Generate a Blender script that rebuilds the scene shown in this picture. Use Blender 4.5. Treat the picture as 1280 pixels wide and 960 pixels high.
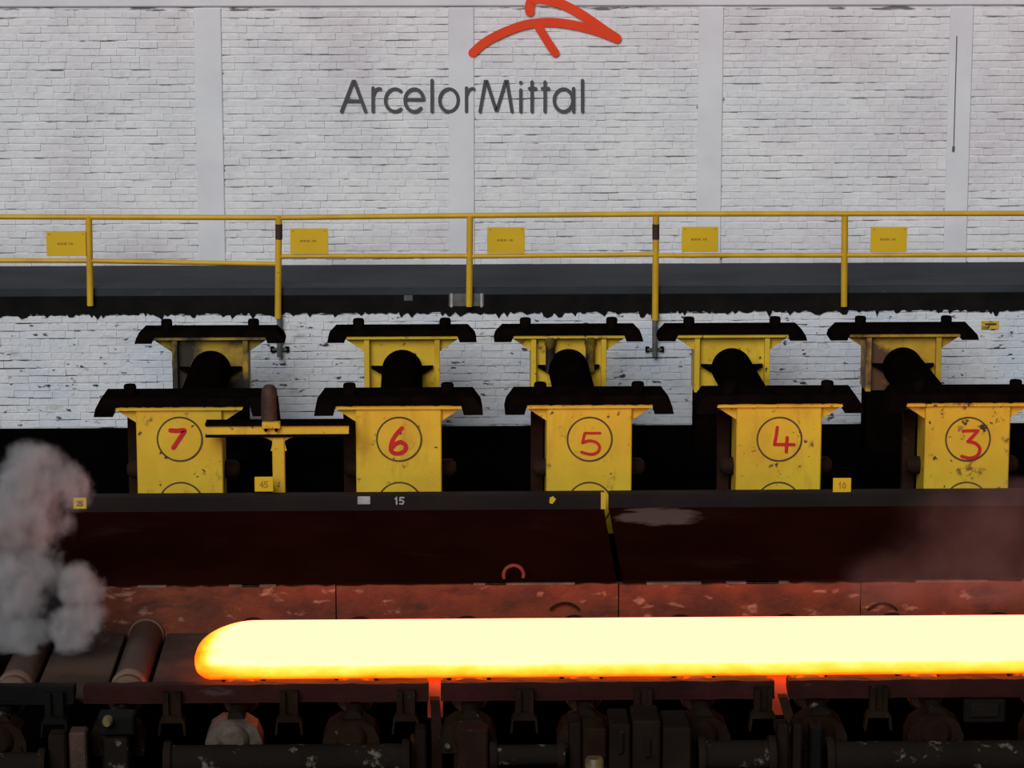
import bpy, math, random
from mathutils import Vector, Matrix

for o in list(bpy.data.objects):
    bpy.data.objects.remove(o, do_unlink=True)
SC = bpy.context.scene
COL = SC.collection
random.seed(7)

# ------------------------------------------------------------------ camera
FPX = 3800.0                       # focal length in pixels of a 1280 px wide frame
ZC = 8.9                           # camera height above the hall floor
PITCH = math.atan(780 / FPX)
YAW = math.atan(99 * math.cos(PITCH) / FPX)
FW = Vector((math.sin(YAW) * math.cos(PITCH), math.cos(YAW) * math.cos(PITCH), -math.sin(PITCH)))
RT = Vector((math.cos(YAW), -math.sin(YAW), 0))
UP = RT.cross(FW)
cd = bpy.data.cameras.new('camera')
cd.sensor_width = 36.0
cd.lens = 36.0 * FPX / 1280.0
cd.clip_end = 300
cam = bpy.data.objects.new('camera', cd)
COL.objects.link(cam)
m = Matrix((RT, UP, -FW)).transposed().to_4x4()
m.translation = Vector((0, 0, ZC))
cam.matrix_world = m
SC.camera = cam

def at(px, py, Y):
    """point of the place seen at a measured pixel, at depth Y"""
    d = FW * FPX + RT * (px - 640) - UP * (py - 480)
    return Vector((0, 0, ZC)) + d * (Y / d.y)

def atz(px, py, Z):
    d = FW * FPX + RT * (px - 640) - UP * (py - 480)
    return Vector((0, 0, ZC)) + d * ((Z - ZC) / d.z)

# ------------------------------------------------------------------ world, light, exposure
W = bpy.data.worlds.new('World')
SC.world = W
W.use_nodes = True
bg = W.node_tree.nodes['Background']
bg.inputs[0].default_value = (0.86, 0.92, 1.0, 1)
bg.inputs[1].default_value = 0.13

sd = bpy.data.lights.new('skylight_daylight', 'SUN')
sd.energy = 2.3
sd.color = (0.97, 0.98, 1.0)
sd.angle = math.radians(38)
so = bpy.data.objects.new('skylight_daylight', sd)
COL.objects.link(so)
sdir = Vector((0.28, 0.85, -0.52)).normalized()      # travelling direction: from high behind the camera
so.rotation_euler = sdir.to_track_quat('-Z', 'Y').to_euler()
so.location = (-8, -10, 25)

SC.view_settings.view_transform = 'Standard'
SC.view_settings.look = 'None'
SC.view_settings.exposure = 0.0
SC.view_settings.gamma = 1.0
SC.view_settings.use_curve_mapping = False

# ------------------------------------------------------------------ materials
def ramp(nt, fac, p0, p1):
    n = nt.nodes.new('ShaderNodeMapRange')
    n.inputs['From Min'].default_value = p0
    n.inputs['From Max'].default_value = p1
    nt.links.new(fac, n.inputs['Value'])
    return n.outputs['Result']

def noise(nt, vec, scale, detail=4, stretch=None, rough=0.55, off=0.0):
    if stretch or off:
        mp = nt.nodes.new('ShaderNodeMapping')
        mp.inputs['Scale'].default_value = stretch or (1, 1, 1)
        mp.inputs['Location'].default_value = (off, off * 1.7, off * 0.6)
        nt.links.new(vec, mp.inputs['Vector'])
        vec = mp.outputs['Vector']
    n = nt.nodes.new('ShaderNodeTexNoise')
    n.inputs['Scale'].default_value = scale
    n.inputs['Detail'].default_value = detail
    n.inputs['Roughness'].default_value = rough
    nt.links.new(vec, n.inputs['Vector'])
    return n.outputs['Fac']

def mixc(nt, fac, a, b):
    n = nt.nodes.new('ShaderNodeMix')
    n.data_type = 'RGBA'
    if isinstance(fac, float):
        n.inputs['Factor'].default_value = fac
    else:
        nt.links.new(fac, n.inputs['Factor'])
    for s, v in ((6, a), (7, b)):
        if isinstance(v, (tuple, list)):
            n.inputs[s].default_value = (v[0], v[1], v[2], 1)
        else:
            nt.links.new(v, n.inputs[s])
    return n.outputs[2]

def mat(name, c1, c2=None, scale=3.0, rough=0.6, metallic=0.0, layers=(), bump=0.0, bscale=30, spec=0.4, stretch=None):
    """c1/c2 mixed by noise; layers = (colour, scale, from, to, stretch, offset) of stains and chips"""
    M = bpy.data.materials.new(name)
    M.use_nodes = True
    nt = M.node_tree
    b = nt.nodes['Principled BSDF']
    b.inputs['Roughness'].default_value = rough
    b.inputs['Metallic'].default_value = metallic
    b.inputs['Specular IOR Level'].default_value = spec
    g = nt.nodes.new('ShaderNodeNewGeometry')
    v = g.outputs['Position']
    col = c1
    if c2:
        col = mixc(nt, ramp(nt, noise(nt, v, scale, 5, stretch), 0.35, 0.65), c1, c2)
    for (lc, ls, a, z, st, off) in layers:
        col = mixc(nt, ramp(nt, noise(nt, v, ls, 5, st, 0.6, off), a, z), col, lc)
    if isinstance(col, tuple):
        b.inputs['Base Color'].default_value = (col[0], col[1], col[2], 1)
    else:
        nt.links.new(col, b.inputs['Base Color'])
    if bump:
        bn = nt.nodes.new('ShaderNodeBump')
        bn.inputs['Strength'].default_value = bump
        bn.inputs['Distance'].default_value = 0.03
        nt.links.new(noise(nt, v, bscale, 5), bn.inputs['Height'])
        nt.links.new(bn.outputs['Normal'], b.inputs['Normal'])
    return M

M = {}
HS = (0.35, 1, 2.2)       # streaks that run along the wall
M['brick_up'] = mat('whitewashed_brick', (0.66, 0.655, 0.665), (0.74, 0.735, 0.73), 1.3, 0.85, layers=(
    ((0.60, 0.56, 0.575), 0.6, 0.48, 0.72, None, 3.0),
    ((0.40, 0.40, 0.41), 14.0, 0.68, 0.76, (0.6, 1, 2.0), 1.0)), bump=0.6, bscale=9)
M['mortar_up'] = mat('whitewashed_mortar', (0.70, 0.70, 0.71), (0.62, 0.62, 0.63), 3.0, 0.9, layers=(
    ((0.15, 0.15, 0.15), 4.2, 0.51, 0.61, (0.7, 1, 4.0), 5.0),))
M['plaster'] = mat('whitewashed_plaster', (0.63, 0.63, 0.65), (0.70, 0.70, 0.71), 1.4, 0.85, layers=(
    ((0.42, 0.42, 0.43), 14.0, 0.72, 0.8, None, 2.0),), bump=0.12, bscale=10)
M['brick_low'] = mat('chipped_white_brick', (0.60, 0.62, 0.66), (0.66, 0.655, 0.65), 0.9, 0.85, layers=(
    ((0.52, 0.57, 0.63), 0.7, 0.48, 0.66, None, 9.0),
    ((0.44, 0.42, 0.40), 3.0, 0.60, 0.72, (0.6, 1, 1.4), 4.0),
    ((0.05, 0.05, 0.05), 7.5, 0.62, 0.66, (0.7, 1, 1.5), 1.5),
    ((0.03, 0.03, 0.03), 3.1, 0.70, 0.73, (0.8, 1, 1.2), 7.5)), bump=0.5, bscale=15)
M['mortar_low'] = mat('chipped_white_mortar', (0.60, 0.61, 0.63), (0.52, 0.52, 0.54), 2.0, 0.9, layers=(
    ((0.07, 0.07, 0.07), 3.0, 0.50, 0.58, (0.8, 1, 3.0), 2.0),), bump=0.3)
M['black_band'] = mat('black_bitumen_paint', (0.0060, 0.0057, 0.0054), (0.0108, 0.0096, 0.0084), 2.5, 0.75, layers=(
    ((0.0360, 0.0330, 0.0300), 9.0, 0.70, 0.78, None, 2.0),), bump=0.3, bscale=12, spec=0.03)
M['ledge'] = mat('dark_blue_grey_deck', (0.0240, 0.0272, 0.0320), (0.0400, 0.0448, 0.0520), 1.2, 0.7, layers=(
    ((0.1200, 0.1200, 0.1280), 6.0, 0.68, 0.80, (0.4, 1, 1), 2.0),), bump=0.3, bscale=9, stretch=(0.4, 1, 1), spec=0.1)
M['yellow_rail'] = mat('yellow_rail_paint', (0.62, 0.37, 0.016), (0.50, 0.28, 0.014), 2.5, 0.45, layers=(
    ((0.13, 0.06, 0.02), 5.0, 0.68, 0.74, None, 1.0),))
M['sign_yellow'] = mat('yellow_sign_plate', (0.68, 0.42, 0.008), (0.61, 0.385, 0.010), 2.2, 0.45)
def yellow(name, grime, off):
    return mat(name, (0.66, 0.44, 0.022), (0.58, 0.355, 0.018), 1.6, 0.5, layers=(
        ((0.42, 0.24, 0.012), 2.2, 0.55, 0.80, (1.6, 1, 0.5), off),
        ((0.16, 0.085, 0.02), 5.5, grime, grime + 0.10, None, off + 2),
        ((0.03, 0.022, 0.012), 8.0, grime + 0.04, grime + 0.09, None, off + 5)), bump=0.12, bscale=14)
M['yellow_clean'] = yellow('yellow_machine_paint', 0.615, 1.0)
M['yellow_worn'] = yellow('yellow_machine_paint_worn', 0.585, 3.0)
M['yellow_sooty'] = mat('yellow_machine_paint_sooty', (0.40, 0.25, 0.015), (0.22, 0.135, 0.012), 2.6, 0.6, layers=(
    ((0.022, 0.015, 0.008), 1.7, 0.40, 0.55, None, 6.0),), bump=0.15)
M['yellow_rusty'] = mat('yellow_machine_paint_rusty', (0.52, 0.32, 0.016), (0.38, 0.20, 0.014), 2.4, 0.6, layers=(
    ((0.09, 0.035, 0.012), 1.5, 0.50, 0.60, None, 2.5),), bump=0.15)
M['black_steel'] = mat('greasy_black_steel', (0.0028, 0.0020, 0.0017), (0.0055, 0.0036, 0.0028), 4.0, 0.65, spec=0.0)  # darker than real grimy steel; hall shade is put into the colour
M['tube'] = mat('shade_dark_tube_steel', (0.0021, 0.0013, 0.0010), (0.0038, 0.0021, 0.0014), 3.0, 0.75, spec=0.0)  # shadow around the tubes is put into this near-black base
M['dark_rust'] = mat('dark_rusted_steel', (0.0250, 0.0110, 0.0065), (0.0140, 0.0070, 0.0050), 3.0, 0.6, layers=(
    ((0.0500, 0.0250, 0.0150), 7.0, 0.62, 0.75, None, 3.0),), bump=0.3, spec=0.03)
M['brown_rust'] = mat('brown_rusted_bracket', (0.05, 0.020, 0.010), (0.022, 0.011, 0.007), 5.0, 0.7, bump=0.3)
M['red'] = mat('red_number_paint', (0.50, 0.012, 0.012), (0.42, 0.010, 0.010), 6.0, 0.5)
M['ring'] = mat('dark_weld_groove', (0.04, 0.028, 0.010), (0.10, 0.065, 0.012), 7.0, 0.7)
M['logo_red'] = mat('orange_red_sign_paint', (0.78, 0.050, 0.003), (0.72, 0.042, 0.003), 2.0, 0.6)
M['logo_grey'] = mat('dark_grey_sign_paint', (0.062, 0.062, 0.066), (0.075, 0.074, 0.078), 2.0, 0.6)
M['ink'] = mat('faded_sign_ink', (0.34, 0.19, 0.012))
M['black_ink'] = mat('black_tag_ink', (0.05, 0.04, 0.008))
M['white_tag'] = mat('white_tag_paint', (0.42, 0.40, 0.38), (0.28, 0.27, 0.26), 14, 0.6)
M['floor'] = mat('oily_black_floor', (0.0013, 0.0010, 0.0010), (0.0021, 0.0017, 0.0014), 1.0, 0.8, spec=0.0)  # black lowered further so the floor colour carries the hall's shade
M['deck'] = mat('scaled_deck_plate', (0.0110, 0.0020, 0.0012), (0.0170, 0.0032, 0.0016), 0.8, 0.62, layers=(
    ((0.0220, 0.0080, 0.0055), 1.1, 0.60, 0.74, (0.6, 1, 1), 3.0),), bump=0.15, bscale=5, spec=0.0)  # base lowered for hall shade and reddened for slab glow
M['beam'] = mat('grey_brown_beam', (0.0150, 0.0110, 0.0105), (0.0200, 0.0140, 0.0125), 1.2, 0.6, layers=(
    ((0.0800, 0.0700, 0.0675), 3.0, 0.68, 0.78, (0.5, 1, 1), 5.0),), bump=0.2, spec=0.03)
M['rust_plate'] = mat('scaled_rust_plate', (0.125, 0.034, 0.014), (0.060, 0.019, 0.011), 2.0, 0.6, layers=(
    ((0.26, 0.13, 0.09), 8.0, 0.61, 0.70, (0.5, 1, 1), 1.0),
    ((0.04, 0.016, 0.011), 3.0, 0.52, 0.66, (0.6, 1, 1.6), 4.0)), bump=0.4, bscale=12, spec=0.2)
M['roller'] = mat('worn_roller_steel', (0.0650, 0.0340, 0.0210), (0.0425, 0.0225, 0.0150), 3.0, 0.5, metallic=0.2, bump=0.1)
M['collar'] = mat('polished_collar_steel', (0.2160, 0.1320, 0.0840), (0.1500, 0.0900, 0.0600), 4.0, 0.45, metallic=0.3)
M['apron'] = mat('scaly_apron_plate', (0.0728, 0.0403, 0.0252), (0.0252, 0.0157, 0.0123), 1.6, 0.75, bump=0.4, spec=0.2)
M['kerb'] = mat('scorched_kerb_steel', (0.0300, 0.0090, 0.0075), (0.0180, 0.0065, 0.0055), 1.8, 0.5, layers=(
    ((0.0585, 0.0405, 0.0396), 4.0, 0.62, 0.72, (0.3, 1, 1), 2.0),), bump=0.35, bscale=10, spec=0.03)  # base colour carries foreground shade and the slab's red light
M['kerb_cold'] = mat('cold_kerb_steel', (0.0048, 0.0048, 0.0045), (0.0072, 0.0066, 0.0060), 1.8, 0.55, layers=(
    ((0.0800, 0.0800, 0.0800), 5.0, 0.70, 0.76, None, 2.0),), bump=0.3, bscale=10, spec=0.03)  # dimness of the pit lowered into the base colour
M['housing'] = mat('greasy_housing_iron', (0.0117, 0.0062, 0.0044), (0.0175, 0.0105, 0.0064), 3.0, 0.6, layers=(
    ((0.0900, 0.0720, 0.0495), 4.0, 0.66, 0.74, None, 4.0),), bump=0.5, bscale=9, spec=0.0)  # iron tone cut to carry the pit's dim light
M['housing_pale'] = mat('limescaled_housing_iron', (0.0350, 0.0231, 0.0154), (0.0910, 0.0700, 0.0525), 4.0, 0.7, layers=(
    ((0.03, 0.018, 0.014), 3.0, 0.50, 0.62, None, 4.0),), bump=0.5, bscale=9)
M['shaft'] = mat('dusty_shaft_steel', (0.0126, 0.0096, 0.0075), (0.0096, 0.0078, 0.0063), 2.0, 0.5, layers=(
    ((0.1200, 0.1050, 0.0800), 6.0, 0.60, 0.70, None, 1.0),), bump=0.3, bscale=9, spec=0.0)  # steel tone lowered to stand for the dim pit
M['coupling'] = mat('brown_coupling_iron', (0.0157, 0.0103, 0.0079), (0.0108, 0.0073, 0.0057), 2.0, 0.55, layers=(
    ((0.0900, 0.0720, 0.0540), 6.0, 0.66, 0.74, None, 3.0),), bump=0.4, bscale=9, spec=0.0)  # pit shade included in these browns
M['pale_brass'] = mat('pale_grease_brass', (0.13, 0.09, 0.03), (0.06, 0.04, 0.018), 7.0, 0.5)
M['grey_box'] = mat('grey_junction_box', (0.11, 0.11, 0.10), (0.06, 0.06, 0.057), 9.0, 0.7)
M['glow_guide'] = mat('glow_tinted_guide_steel', (0.40, 0.065, 0.010), (0.32, 0.05, 0.008), 5.0, 0.5)  # slab's orange glow put into the base colour
M['scale'] = mat('pale_scale_highlight', (0.13, 0.08, 0.06), (0.07, 0.04, 0.03), 9.0, 0.8)  # pale tone for the painted highlight strips on the guard edge
M['cable'] = mat('dark_cable', (0.10, 0.09, 0.095))

# ------------------------------------------------------------------ mesh helpers
def tag(o, label=None, cat=None, group=None, kind=None):
    if label: o['label'] = label
    if cat: o['category'] = cat
    if group: o['group'] = group
    if kind: o['kind'] = kind
    return o

def wloc(o):
    v = Vector((0, 0, 0))
    while o is not None:
        v = v + o.location
        o = o.parent
    return v

def empty(name, loc):
    o = bpy.data.objects.new(name, None)
    o.empty_display_size = 0.1
    COL.objects.link(o)
    o.location = loc
    return o

class MB:
    """collects shapes in world coordinates"""
    def __init__(s):
        s.v = []; s.f = []; s.sm = []
    def add(s, vs, fs, smooth=False):
        n = len(s.v)
        s.v += [Vector(p) for p in vs]
        s.f += [tuple(i + n for i in f) for f in fs]
        s.sm += [smooth] * len(fs)
        return s
    def box(s, x0, x1, y0, y1, z0, z1, bev=0.0):
        if bev <= 0:
            vs = [(x, y, z) for x in (x0, x1) for y in (y0, y1) for z in (z0, z1)]
            fs = [(0, 1, 3, 2), (4, 6, 7, 5), (0, 4, 5, 1), (2, 3, 7, 6), (0, 2, 6, 4), (1, 5, 7, 3)]
            return s.add(vs, fs)
        b = min(bev, (x1 - x0) * .45, (z1 - z0) * .45, (y1 - y0) * .45)
        P = [(x0 + b, z0), (x1 - b, z0), (x1, z0 + b), (x1, z1 - b), (x1 - b, z1), (x0 + b, z1), (x0, z1 - b), (x0, z0 + b)]
        I = [(x0 + b, z0 + b), (x1 - b, z0 + b), (x1 - b, z0 + b), (x1 - b, z1 - b), (x1 - b, z1 - b), (x0 + b, z1 - b), (x0 + b, z1 - b), (x0 + b, z0 + b)]
        vs = [(p[0], y0, p[1]) for p in I] + [(p[0], y0 + b, p[1]) for p in P] + [(p[0], y1, p[1]) for p in P]
        fs = [tuple(range(8))]
        for k in range(8):
            j = (k + 1) % 8
            fs.append((k, k + 8, j + 8, j)); fs.append((k + 8, k + 16, j + 16, j + 8))
        fs.append(tuple(range(23, 15, -1)))
        return s.add(vs, fs)
    def prism(s, pts, y0, y1):
        """polygon in x,z extruded along y"""
        n = len(pts)
        vs = [(x, y0, z) for x, z in pts] + [(x, y1, z) for x, z in pts]
        fs = [tuple(range(n)), tuple(range(2 * n - 1, n - 1, -1))]
        fs += [(k, k + n, (k + 1) % n + n, (k + 1) % n) for k in range(n)]
        return s.add(vs, fs)
    def prismx(s, pts, x0, x1):
        """polygon in y,z extruded along x"""
        n = len(pts)
        vs = [(x0, y, z) for y, z in pts] + [(x1, y, z) for y, z in pts]
        fs = [tuple(range(n)), tuple(range(2 * n - 1, n - 1, -1))]
        fs += [(k, k + n, (k + 1) % n + n, (k + 1) % n) for k in range(n)]
        return s.add(vs, fs)
    def lathe(s, p0, p1, prof, n=24):
        """profile (t along p0-p1 in metres, radius)"""
        p0 = Vector(p0); ax = (Vector(p1) - p0).normalized()
        a = ax.orthogonal().normalized(); b = ax.cross(a)
        vs = []; fs = []
        for t, r in prof:
            for k in range(n):
                w = 2 * math.pi * k / n
                vs.append(p0 + ax * t + (a * math.cos(w) + b * math.sin(w)) * r)
        for i in range(len(prof) - 1):
            for k in range(n):
                j = (k + 1) % n
                fs.append((i * n + k, i * n + j, (i + 1) * n + j, (i + 1) * n + k))
        s.add(vs, fs, True)
        L = len(prof) - 1
        s.add([vs[k] for k in range(n)], [tuple(range(n - 1, -1, -1))])
        s.add([vs[L * n + k] for k in range(n)], [tuple(range(n))])
        return s
    def cyl(s, p0, p1, r, n=20, r2=None):
        L = (Vector(p1) - Vector(p0)).length
        return s.lathe(p0, p1, [(0, r), (L, r if r2 is None else r2)], n)
    def stroke(s, pts, w, y0, y1, seg=10, caps=True):
        """one clean ribbon of width w through x,z points, front at y0, round ends"""
        P = [Vector(pts[0])]
        for p in pts[1:]:
            if (Vector(p) - P[-1]).length > 1e-4: P.append(Vector(p))
        if len(P) < 2: P.append(P[0] + Vector((0, w * .1)))
        closed = (P[0] - P[-1]).length < 1e-3
        if closed: P.pop()
        n = len(P)
        Lf = []; Rt = []
        for i in range(n):
            a = P[i - 1] if (i > 0 or closed) else None
            b = P[(i + 1) % n] if (i < n - 1 or closed) else None
            d1 = (P[i] - a).normalized() if a is not None else None
            d2 = (b - P[i]).normalized() if b is not None else None
            if d1 is None: d1 = d2
            if d2 is None: d2 = d1
            t = d1 + d2
            t = t.normalized() if t.length > 1e-6 else d1
            nn = Vector((-t.y, t.x))
            k = w / 2 / max(.45, nn.dot(Vector((-d1.y, d1.x))))
            Lf.append(P[i] + nn * k); Rt.append(P[i] - nn * k)
        if closed:
            vs = []
            for i in range(n):
                for p in (Lf[i], Rt[i]):
                    vs += [(p.x, y0, p.y), (p.x, y1, p.y)]
            fs = []
            for i in range(n):
                a, b = 4 * i, 4 * ((i + 1) % n)
                fs += [(a, b, b + 2, a + 2), (a, a + 1, b + 1, b), (a + 2, b + 2, b + 3, a + 3)]
            return s.add(vs, fs)
        def cap(c, d):
            a0 = math.atan2(d.y, d.x)
            return [c + Vector((math.cos(a0 + u), math.sin(a0 + u))) * (w / 2) for u in [math.pi / 2 - math.pi * k / 6 for k in range(1, 6)]]
        vs = []; fs = []
        for i in range(n):
            for p in (Lf[i], Rt[i]):
                vs += [(p.x, y0, p.y), (p.x, y1, p.y)]
        for i in range(n - 1):
            a, b = 4 * i, 4 * i + 4
            fs += [(a, b, b + 2, a + 2), (a, a + 1, b + 1, b), (a + 2, b + 2, b + 3, a + 3)]
        for (c, d, l) in ((P[-1], (P[-1] - P[-2]).normalized(), 4 * (n - 1)), (P[0], (P[0] - P[1]).normalized(), 0)):
            e = cap(c, d)
            if l == 0: first, last = 2, 0
            else: first, last = l, l + 2
            idx = [first]
            for p in e:
                idx.append(len(vs)); vs += [(p.x, y0, p.y), (p.x, y1, p.y)]
            idx.append(last)
            fs.append(tuple(idx))
            for u in range(len(idx) - 1):
                fs.append((idx[u], idx[u] + 1, idx[u + 1] + 1, idx[u + 1]))
        return s.add(vs, fs)
    def ringxz(s, cx, cz, r, w, y0, y1, n=40, a0=0.0, a1=2 * math.pi):
        vs = []; fs = []
        for k in range(n + 1):
            t = a0 + (a1 - a0) * k / n
            for rr in (r - w / 2, r + w / 2):
                for y in (y0, y1):
                    vs.append((cx + rr * math.cos(t), y, cz + rr * math.sin(t)))
        for k in range(n):
            i = 4 * k
            fs += [(i, i + 4, i + 6, i + 2), (i + 2, i + 6, i + 7, i + 3), (i, i + 1, i + 5, i + 4), (i + 1, i + 3, i + 7, i + 5)]
        return s.add(vs, fs)
    def build(s, name, material, parent=None, origin=None):
        if parent is not None:
            og = wloc(parent)
            loc = Vector((0, 0, 0))
        else:
            xs = [p.x for p in s.v]; ys = [p.y for p in s.v]; zs = [p.z for p in s.v]
            og = origin or Vector(((min(xs) + max(xs)) / 2, (min(ys) + max(ys)) / 2, min(zs)))
            loc = og
        me = bpy.data.meshes.new(name)
        me.from_pydata([tuple(p - og) for p in s.v], [], s.f)
        me.polygons.foreach_set('use_smooth', s.sm)
        import bmesh
        bm = bmesh.new(); bm.from_mesh(me)
        bmesh.ops.recalc_face_normals(bm, faces=bm.faces)
        bm.to_mesh(me); bm.free()
        me.materials.append(material)
        o = bpy.data.objects.new(name, me)
        COL.objects.link(o)
        o.location = loc
        if parent is not None: o.parent = parent
        return o

def crom(pts, n=8):
    """smooth curve through 2D points"""
    P = [pts[0]] + list(pts) + [pts[-1]]
    out = []
    for i in range(1, len(P) - 2):
        p0, p1, p2, p3 = P[i - 1], P[i], P[i + 1], P[i + 2]
        for k in range(n):
            t = k / n
            out.append(tuple(0.5 * (2 * p1[j] + (p2[j] - p0[j]) * t + (2 * p0[j] - 5 * p1[j] + 4 * p2[j] - p3[j]) * t * t
                       + (3 * p1[j] - p0[j] - 3 * p2[j] + p3[j]) * t ** 3) for j in (0, 1)))
    out.append(tuple(pts[-1]))
    return out

def XZ(pts, Y):
    r = []
    for x, y in pts:
        q = at(x, y, Y)
        r.append((q.x, q.z))
    return r

# ------------------------------------------------------------------ levels and depths
Y_LOW = 40.5                                   # face of the thick lower wall
Z_LEDGE = at(640, 358, Y_LOW).z                # walkway deck on top of it
Y_UP = atz(640, 330, Z_LEDGE).y                # face of the upper wall, behind the walkway
Z_BAND = at(640, 391, Y_LOW).z
XL, XR = -10.5, 11.5                           # the hall goes on past the frame on both sides
Y_FRONT, Y_BACK = 34.0, 38.6                   # faces of the two rows of stands
Z_PLATE = at(640, 507, Y_FRONT).z              # underside of the stands' top plates
Y_DECK0, Y_DECK1 = 33.4, 30.9
Z_DECK0, Z_DECK1 = at(640, 637, Y_DECK0).z, at(640, 728, Y_DECK1).z
Z_ROLL = at(640, 767, Y_DECK1).z               # top of the table rollers
Z_PIT = -1.3

# ------------------------------------------------------------------ setting: floors
tag(MB().box(XL, XR, Y_DECK0 - .1, Y_UP + .6, -0.35, 0.0).build('floor', M['floor']), kind='structure',
    label='oily black hall floor below the numbered stands')
tag(MB().box(XL, XR, 22.0, Y_DECK0 - .1, Z_PIT - .3, Z_PIT).build('floor_pit', M['floor']), kind='structure',
    label='black pit floor under the roller table')

# ------------------------------------------------------------------ brick walls
def brick_mesh(L, H, D, name, material, seed):
    rnd = random.Random(seed)
    e = 0.005
    j = lambda: rnd.uniform(-.002, .002)
    vs = []
    for (y, ins) in ((0.0, e), (e * .8, 0.0), (D, 0.0)):
        for sx, sz in ((-1, -1), (1, -1), (1, 1), (-1, 1)):
            vs.append((sx * (L / 2 - ins * .3) + j() * .5, y + (j() if y == 0 else 0), sz * (H / 2 - ins) + j()))
    fs = [(0, 1, 2, 3)]
    for a in (0, 4):
        for k in range(4):
            fs.append((a + k, a + 4 + k, a + 4 + (k + 1) % 4, a + (k + 1) % 4))
    me = bpy.data.meshes.new(name)
    me.from_pydata(vs, [], [tuple(reversed(f)) for f in fs])
    me.materials.append(material)
    return me

def brick_wall(parent, x0, x1, zlo, zhi, yface, course, blen, gaps, bmat, pick, seed, gh, gv):
    """300 bricks as parts with shared meshes, the rest joined"""
    rnd = random.Random(seed)
    D = 0.05
    lens = [blen, blen * .88, blen * 1.1, blen, blen * .5, blen * .94]
    protos = [brick_mesh(lens[k] - gv, course - gh, D, 'brick', bmat, seed + k) for k in range(6)]
    spots = []
    rows = int(math.ceil((zhi - zlo) / course))
    for r in range(rows):
        z = zlo + (r + .5) * course
        if z + course / 2 > zhi + .02: continue
        x = x0 - (r % 2) * blen / 2 + rnd.uniform(-.05, .05)
        wz = rnd.uniform(-.004, .004)
        while x < x1:
            kk = rnd.choice((0, 0, 1, 2, 3, 4, 5))
            L = lens[kk]
            lo, hi = x, x + L
            yj = yface + rnd.uniform(-.007, .004) - (0.006 if rnd.random() < .10 else 0)
            zj = z + wz + rnd.uniform(-.004, .004) + .006 * math.sin(x * 1.3 + r)
            if not any(hi > a and lo < b for a, b in gaps):
                spots.append(((lo + hi) / 2, yj, zj, 1.0, kk))
            else:
                for a, b in gaps:                      # part bricks up to the piers
                    for (u, w) in ((lo, min(hi, a)), (max(lo, b), hi)):
                        if hi > a and lo < b and w - u > .03:
                            spots.append(((u + w) / 2, yj, zj, (w - u - gv) / (L - gv), kk))
            x = hi
    key = sorted(range(len(spots)), key=lambda i: pick(spots[i]))
    chosen = set([i for i in key if spots[i][3] == 1.0][:300])
    rest = MB()
    pl = wloc(parent)
    for i, s in enumerate(spots):
        me = protos[s[4]]
        if i in chosen:
            o = bpy.data.objects.new('brick', me)
            COL.objects.link(o)
            o.parent = parent
            o.location = Vector(s[:3]) - pl
        else:
            k = s[3]
            rest.add([(s[0] + v.co.x * k, s[1] + v.co.y, s[2] + v.co.z) for v in me.vertices],
                     [tuple(p.vertices) for p in me.polygons])
    o = rest.build('bricks', bmat, parent)
    tag(o, kind='stuff')

# piers of smooth plaster between the brick panels (pixel spans measured on the upper wall)
piers = []
for a, b in ((245, 279), (561, 593), (872, 903), (1184, 1213)):
    piers.append((at(a, 150, Y_UP).x, at(b, 150, Y_UP).x))
Z_TOP = at(640, -40, Y_UP).z
Z_LINTEL = at(640, 9, Y_UP).z
wall_up = MB().box(XL, XR, Y_UP + .008, Y_UP + .5, Z_LEDGE - .25, Z_TOP + .6).build('wall_back_upper', M['mortar_up'])
tag(wall_up, 'whitewashed brick wall above the walkway', kind='structure')
brick_wall(wall_up, XL + .3, XR - .3, Z_LEDGE - .02, Z_LINTEL, Y_UP, 0.1025, 0.265, piers, M['brick_up'],
           lambda s: abs(s[0] - .8) * .55 + abs(s[2] - (Z_LEDGE + 2.2)), 11, 0.0125, 0.0015)
for k, (a, b) in enumerate(piers):
    o = MB().box(a, b, Y_UP - .018, Y_UP + .3, Z_LEDGE - .1, Z_LINTEL, .012).build('trim_%d' % (k + 1), M['plaster'])
    tag(o, 'smooth white plaster pier in the brick wall', kind='structure')
o = MB().box(XL, XR, Y_UP - .03, Y_UP + .3, Z_LINTEL + .012, Z_TOP + .5, .02).build('trim_5', M['plaster'])
tag(o, 'pale concrete lintel band along the top of the brick wall', kind='structure')

wall_low = MB().box(XL, XR, Y_LOW + .009, Y_LOW + .45, 0.0, Z_LEDGE - .12).build('wall_back_lower', M['mortar_low'])
tag(wall_low, 'chipped white brick wall behind the numbered stands', kind='structure')
def pick_low(s):
    x = s[0]
    c = [-2.91, -.44, 1.72, 3.83, 6.07]
    hid = any(abs(x - k * 1.035) < .55 for k in c)
    return (1 if hid else 0) * 100 + (5 if (x < -6.7 or x > 7.6) else 0) * 100 + (0 if s[2] > .55 else 1) + abs(x) * .01
brick_wall(wall_low, XL + .3, XR - .3, .01, Z_BAND + .08, Y_LOW, 0.103, 0.265, [], M['brick_low'], pick_low, 23, 0.010, 0.0015)

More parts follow.
